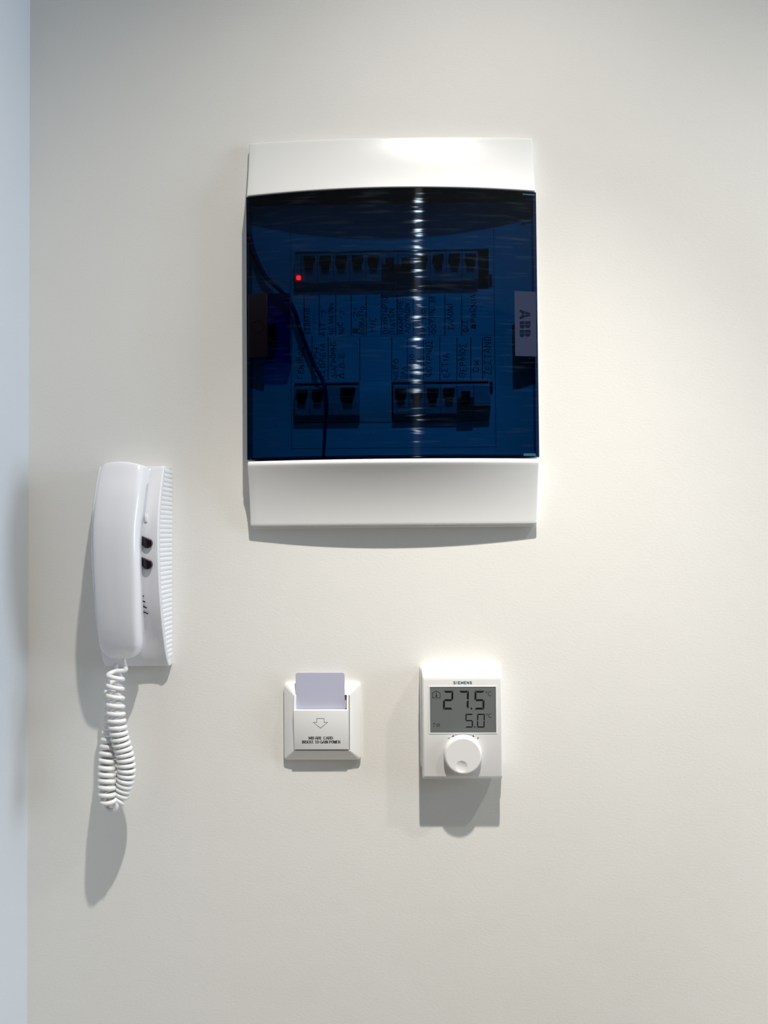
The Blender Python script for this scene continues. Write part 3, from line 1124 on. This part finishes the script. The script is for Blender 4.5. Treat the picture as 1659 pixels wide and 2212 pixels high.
# holder block with its pocket: front panel, cheeks, floor and back
fx0, fz1 = W(633.5, 1534.5, 17); fx1, fz0 = W(753, 1621.5, 17)
DF = 17.0
px0, pz1 = W(636, 1502, 13); px1 = W(754, 1502, 13)[0]
hx0, hx1 = fx0 + .2, fx1 + .2
mb = MB()
DB = 13.2                                  # the panel leans back towards its foot
pan_d = lambda v: DB + (DF - DB) * (v - fz0) / (fz1 - fz0)
ring = lambda x: [(x, 12.4, fz0), (x, DB, fz0), (x, DF, fz1), (x, 12.4, fz1)]
mb.loft([ring(hx0), ring(hx1)])
front = mb.build('front_panel', 'card_white', sw, bevel=.5, seg=3, smooth=40)
mb = MB()
mb.box(hx0, hx1, fz0, pz1, 4, 8.0)                                 # back
mb.box(hx0, hx0 + 2.3, fz0 - .4, fz1, 8.0, 12.4); mb.box(hx1 - 2.3, hx1, fz0 - .4, fz1, 8.0, 12.4)
mb.box(hx0 + 2.3, hx1 - 2.3, fz0, fz0 + 6, 8.0, 12.4)
mb.build('holder_back', 'card_white', sw, smooth=0)
for xa_, xb_ in ((hx0, hx0 + 2.2), (hx1 - 2.2, hx1)):               # sloping cheeks above the panel
    mb = MB()
    ring = lambda x: [(x, 4, fz1 - 1), (x, DF - .6, fz1 - .4), (x, 12.6, pz1), (x, 4, pz1)]
    mb.loft([ring(xa_), ring(xb_)])
    mb.build('cheek', 'card_white', sw, bevel=.35, smooth=0)
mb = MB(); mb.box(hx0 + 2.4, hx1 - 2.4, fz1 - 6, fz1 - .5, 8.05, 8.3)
mb.build('slot_shade_strip', 'black', sw, smooth=0)  # black strip put in as the shade inside the slot, not a part


def on_plane(d):
    return lambda px, py: W(px, py, d)


# printed arrow (outline) and lettering on the front panel
ap = [(720, 912), (830, 912), (830, 972), (882, 970), (776, 1060), (667, 970), (720, 972), (720, 912)]
ap = [W(580 + a / 6.9125, 1420 + c / 6.9125, DF - 1) for a, c in ap]
mb = MB(); mb.ribbon(ap, .42, lambda u, v: (u, pan_d(v) + .06, v))
mb.flat('arrow_print', 'print', sw, front)
for s, xa_, xb_, yb in (('MIFARE CARD', 667.3, 719.0, 1597.0), ('INSERT TO GAIN POWER', 652.3, 735.0, 1605.7)):
    x0, z0 = W(xa_, yb, DF - 3); x1, _ = W(xb_, yb, DF - 3)
    mb = MB()
    write(mb, s, x0, z0, 2.85, .74, lambda u, v: (u, pan_d(v) + .06, v), asp=.80, gap=.17, nib=.28, serif=.17, total=x1 - x0)
    mb.flat('lettering', 'print', sw, front)

key = Thing('key_card', *W(692, 1490, 11), 11).tag('blank lavender key card standing in the wall switch slot', 'card')
kx0, kz1 = W(638.5, 1453, 11); kx1 = W(744.5, 1453, 11)[0]; kz0 = fz0 + 8
mb = MB(); mb.prism(rrect(kx0, kx1, kz0, kz1, 2.6, 6), 10.4, 11.3)
mb.build('card_body', 'card', key, bevel=.15, seg=1, smooth=30)

# ------------------------------------------------------------------ thermostat
th = Thing('room_thermostat', 65, -208).tag('white room thermostat with grey digital display and round dial', 'thermostat')
TX0, TX1 = 23.2, 106.6
TZ0, TZ1 = -266.3, -151.0
TD = 29.0
# back shell
mb = MB()
q0 = rrect(20.6, 110.4, TZ0 + 8.5, TZ1 - .5, 2.5, 4)
q1 = rrect(21.8, 108.2, TZ0 + 5.5, TZ1 - .8, 2.5, 4)
mb.loft([[(x, 0, z) for x, z in q0], [(x, 17, z) for x, z in q1]])
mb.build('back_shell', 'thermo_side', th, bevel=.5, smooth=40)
# front cover: profile swept across, rounded at the top, tucked in at the bottom
prof = [(9.0, TZ1 - .6), (10.5, TZ1 + .0)]
for k in range(11):
    a = pi / 2 * k / 10
    prof.append((13.0 + (TD - 13.0) * sin(a) ** .9, TZ1 + .0 - 10.5 * (1 - cos(a))))
prof += [(TD, TZ0 + 4.2), (TD - .5, TZ0 + 2.6), (TD - 2.2, TZ0 + .6), (TD - 4.5, TZ0), (16, TZ0 + 1.0), (9, TZ0 + 2.5)]
mb = MB()
rings = []
for xo, ins in ((TX0 - .8, 5.0), (TX0 - .5, 2.0), (TX0, .7), (TX0 + .9, 0.0), (TX1 - .9, 0.0), (TX1, .7), (TX1 + .5, 2.0), (TX1 + .8, 5.0)):
    rings.append([(xo, max(8.5, d - ins) if d > 13 else d, z) for d, z in prof])
mb.loft(rings)
tcover = mb.build('front_cover', 'thermo', th, smooth=35)

# display: raised white bezel, dark recess walls and grey glass
sx0, sz1 = W(928.3, 1484, TD); sx1, sz0 = W(1072.0, 1582.5, TD)
mb = MB()
bz = 1.1
mb.box(sx0 - bz, sx1 + bz, sz1, sz1 + bz, TD - .5, TD + .40); mb.box(sx0 - bz, sx1 + bz, sz0 - bz, sz0, TD - .5, TD + .40)
mb.box(sx0 - bz, sx0, sz0, sz1, TD - .5, TD + .40); mb.box(sx1, sx1 + bz, sz0, sz1, TD - .5, TD + .40)
mb.build('screen_bezel', 'thermo', th, smooth=0)
mb = MB(); mb.box(sx0, sx1, sz0, sz1, TD - .8, TD + .06)
screen = mb.build('screen', 'lcd', th, smooth=0)
screen['label'] = 'grey liquid crystal display'
DS = TD + .1
scr = lambda u, v: (u, DS, v)


def seg7(mb, x0, x1, z0, z1, on, w):
    """seven-segment digit; mitred bars"""
    g_ = w * .16
    zm = (z0 + z1) / 2
    P_ = {'a': [(x0 + g_, z1), (x1 - g_, z1), (x1 - w - g_, z1 - w), (x0 + w + g_, z1 - w)],
          'd': [(x0 + g_, z0), (x1 - g_, z0), (x1 - w - g_, z0 + w), (x0 + w + g_, z0 + w)],
          'f': [(x0, z1 - g_), (x0 + w, z1 - w - g_), (x0 + w, zm + w / 2 + g_), (x0 + w / 3, zm + g_), (x0, zm + g_ * 2)],
          'e': [(x0, z0 + g_), (x0 + w, z0 + w + g_), (x0 + w, zm - w / 2 - g_), (x0 + w / 3, zm - g_), (x0, zm - g_ * 2)],
          'b': [(x1, z1 - g_), (x1 - w, z1 - w - g_), (x1 - w, zm + w / 2 + g_), (x1 - w / 3, zm + g_), (x1, zm + g_ * 2)],
          'c': [(x1, z0 + g_), (x1 - w, z0 + w + g_), (x1 - w, zm - w / 2 - g_), (x1 - w / 3, zm - g_), (x1, zm - g_ * 2)],
          'g': [(x0 + w * .5, zm), (x0 + w, zm + w / 2), (x1 - w, zm + w / 2), (x1 - w * .5, zm), (x1 - w, zm - w / 2), (x0 + w, zm - w / 2)]}
    sl = .035
    for s in on:
        mb.face(*[mb.p(px_ + (pz_ - zm) * sl, DS, pz_) for px_, pz_ in P_[s]])


SEG = {'2': 'abged', '7': 'abc', '5': 'afgcd', '0': 'abcdef'}
for ch, a, c, y0, y1, w in (('2', 957.0, 979.2, 1492.2, 1532.8, 2.1), ('7', 990.2, 1012.8, 1492.2, 1532.0, 2.1), ('5', 1024.5, 1047.0, 1492.2, 1532.8, 2.1),
                            ('5', 1005.0, 1022.0, 1541.8, 1571.8, 1.3), ('0', 1030.3, 1047.3, 1541.8, 1571.8, 1.3)):
    x0, z1 = W(a, y0, DS); x1, z0 = W(c, y1, DS)
    mb = MB(); seg7(mb, x0, x1, z0, z1, SEG[ch], w)
    mb.flat('digit', 'seg', th, screen)
for a, c, r_ in ((1018.2, 1530.6, .85), (1025.6, 1570.2, .65)):
    x, z = W(a, c, DS)
    mb = MB(); mb.box(x - r_, x + r_, z - r_, z + r_, DS - .04, DS)
    mb.build('decimal_point', 'seg', th, parent=screen, smooth=0)
for xa_, xb_, yt, yb in ((1054.0, 1062.0, 1493.8, 1503), (1054.8, 1061.4, 1542.0, 1550.0)):
    x0, z0 = W(xa_, yb, DS); x1, z1 = W(xb_, yt, DS)
    mb = MB()
    h_ = z1 - z0; w_ = x1 - x0
    mb.ribbon(arc(x0 + w_ * .62, (z0 + z1) / 2, w_ * .55, h_ / 2, 55, 305, 14), .6, scr)
    mb.ribbon([(x0 - w_ * .42 + .75 * cos(k * pi / 4), z1 - .6 + .75 * sin(k * pi / 4)) for k in range(9)], .42, scr)
    mb.flat('degree_mark', 'seg_dim', th, screen)
mb = MB()                                   # house with a thermometer
hp = [(401, 527), (401, 470), (445, 446), (490, 470), (490, 527), (401, 527)]
mb.ribbon([W(860 + a / 5.396, 1410 + c / 5.396, DS) for a, c in hp], .5, scr)
hp = [(445, 466), (445, 500)]
mb.ribbon([W(860 + a / 5.396, 1410 + c / 5.396, DS) for a, c in hp], .6, scr)
hp = [(445, 498), (445, 512)]
mb.ribbon([W(860 + a / 5.396, 1410 + c / 5.396, DS) for a, c in hp], 1.3, scr)
mb.flat('house_icon', 'seg', th, screen)
mb = MB()                                   # T and sun mark
mb.ribbon([W(860 + a / 5.396, 1410 + c / 5.396, DS) for a, c in ((404, 823), (436, 823))], .45, scr)
mb.ribbon([W(860 + a / 5.396, 1410 + c / 5.396, DS) for a, c in ((420, 823), (420, 865))], .55, scr)
sx_, sz_ = W(860 + 467 / 5.396, 1410 + 843 / 5.396, DS)
mb.ribbon([(sx_ + 1.15 * cos(k * pi / 6), sz_ + 1.15 * sin(k * pi / 6)) for k in range(13)], .5, scr)
for k in range(8):
    a = k * pi / 4
    mb.ribbon([(sx_ + 1.6 * cos(a), sz_ + 1.6 * sin(a)), (sx_ + 2.2 * cos(a), sz_ + 2.2 * sin(a))], .4, scr)
mb.flat('sun_icon', 'seg_dim', th, screen)

# maker's name above the display
x0, z0 = W(979.2, 1478.2, TD); x1, z1 = W(1019.6, 1471.6, TD)
mb = MB(); write(mb, 'SIEMENS', x0 + .3, z0 + .35, z1 - z0 - .7, .72, lambda u, v: (u, TD + .05, v), asp=.62, gap=.30, total=x1 - x0 - .6)
mb.flat('lettering', 'teal', th, tcover)

# dial marks: double-headed arc, minus and plus
fr_ = lambda u, v: (u, TD + .05, v)
ac = [(625, 980), (655, 965), (700, 952), (757, 946), (815, 952), (862, 965), (893, 980)]
acw = [W(860 + a / 5.396, 1410 + c / 5.396, TD) for a, c in ac]
mb = MB()
mb.ribbon(acw, .34, fr_)
for tip, nxt in ((acw[0], acw[1]), (acw[-1], acw[-2])):
    dx, dz = nxt[0] - tip[0], nxt[1] - tip[1]
    l = hypot(dx, dz); dx /= l; dz /= l
    mb.face(mb.p(*fr_(tip[0] - dx * .3, tip[1] - dz * .3)), mb.p(*fr_(tip[0] + dx * 2.4 - dz * .95, tip[1] + dz * 2.4 + dx * .95)), mb.p(*fr_(tip[0] + dx * 2.4 + dz * .95, tip[1] + dz * 2.4 - dx * .95)))
for sg in (((580, 995), (603, 995)), ((919, 995), (943, 995)), ((931, 984), (931, 1006))):
    mb.ribbon([W(860 + a / 5.396, 1410 + c / 5.396, TD) for a, c in sg], .45, fr_)
mb.flat('dial_marks', 'print', th, tcover)

# round dial with a finger dimple
kx, kz = W(1000.5, 1632.5, TD + 6)
R_k = 19.4
dmx, dmz = W(996.8, 1656.3, TD + 7.2)
mb = MB()
NS = 64
rings = []
for rr, dd in ((20.2, 0), (20.2, .8), (20.0, 1.6), (19.6, 4.5), (19.2, 6.2), (18.6, 7.0), (17.8, 7.3)):
    rings.append([(kx + rr * cos(2 * pi * k / NS), TD + dd, kz + rr * sin(2 * pi * k / NS)) for k in range(NS)])
mb.loft(rings, True, False)
# front disc as a polar grid pressed in at the dimple
prev = None
for ri in range(0, 37):
    rr = 17.8 * (1 - ri / 37.0)
    ring = []
    for k in range(NS):
        x, z = kx + rr * cos(2 * pi * k / NS), kz + rr * sin(2 * pi * k / NS)
        dist = hypot(x - dmx, z - dmz) / 6.1
        dep = 1.15 * (1 - dist * dist) ** .8 if dist < 1 else 0
        ring.append(mb.p(x, TD + 7.3 - dep, z))
    if prev:
        for k in range(NS):
            mb.face(prev[k], prev[(k + 1) % NS], ring[(k + 1) % NS], ring[k])
    prev = ring
mb.face(*prev)
mb.build('dial', 'thermo', th, smooth=50)
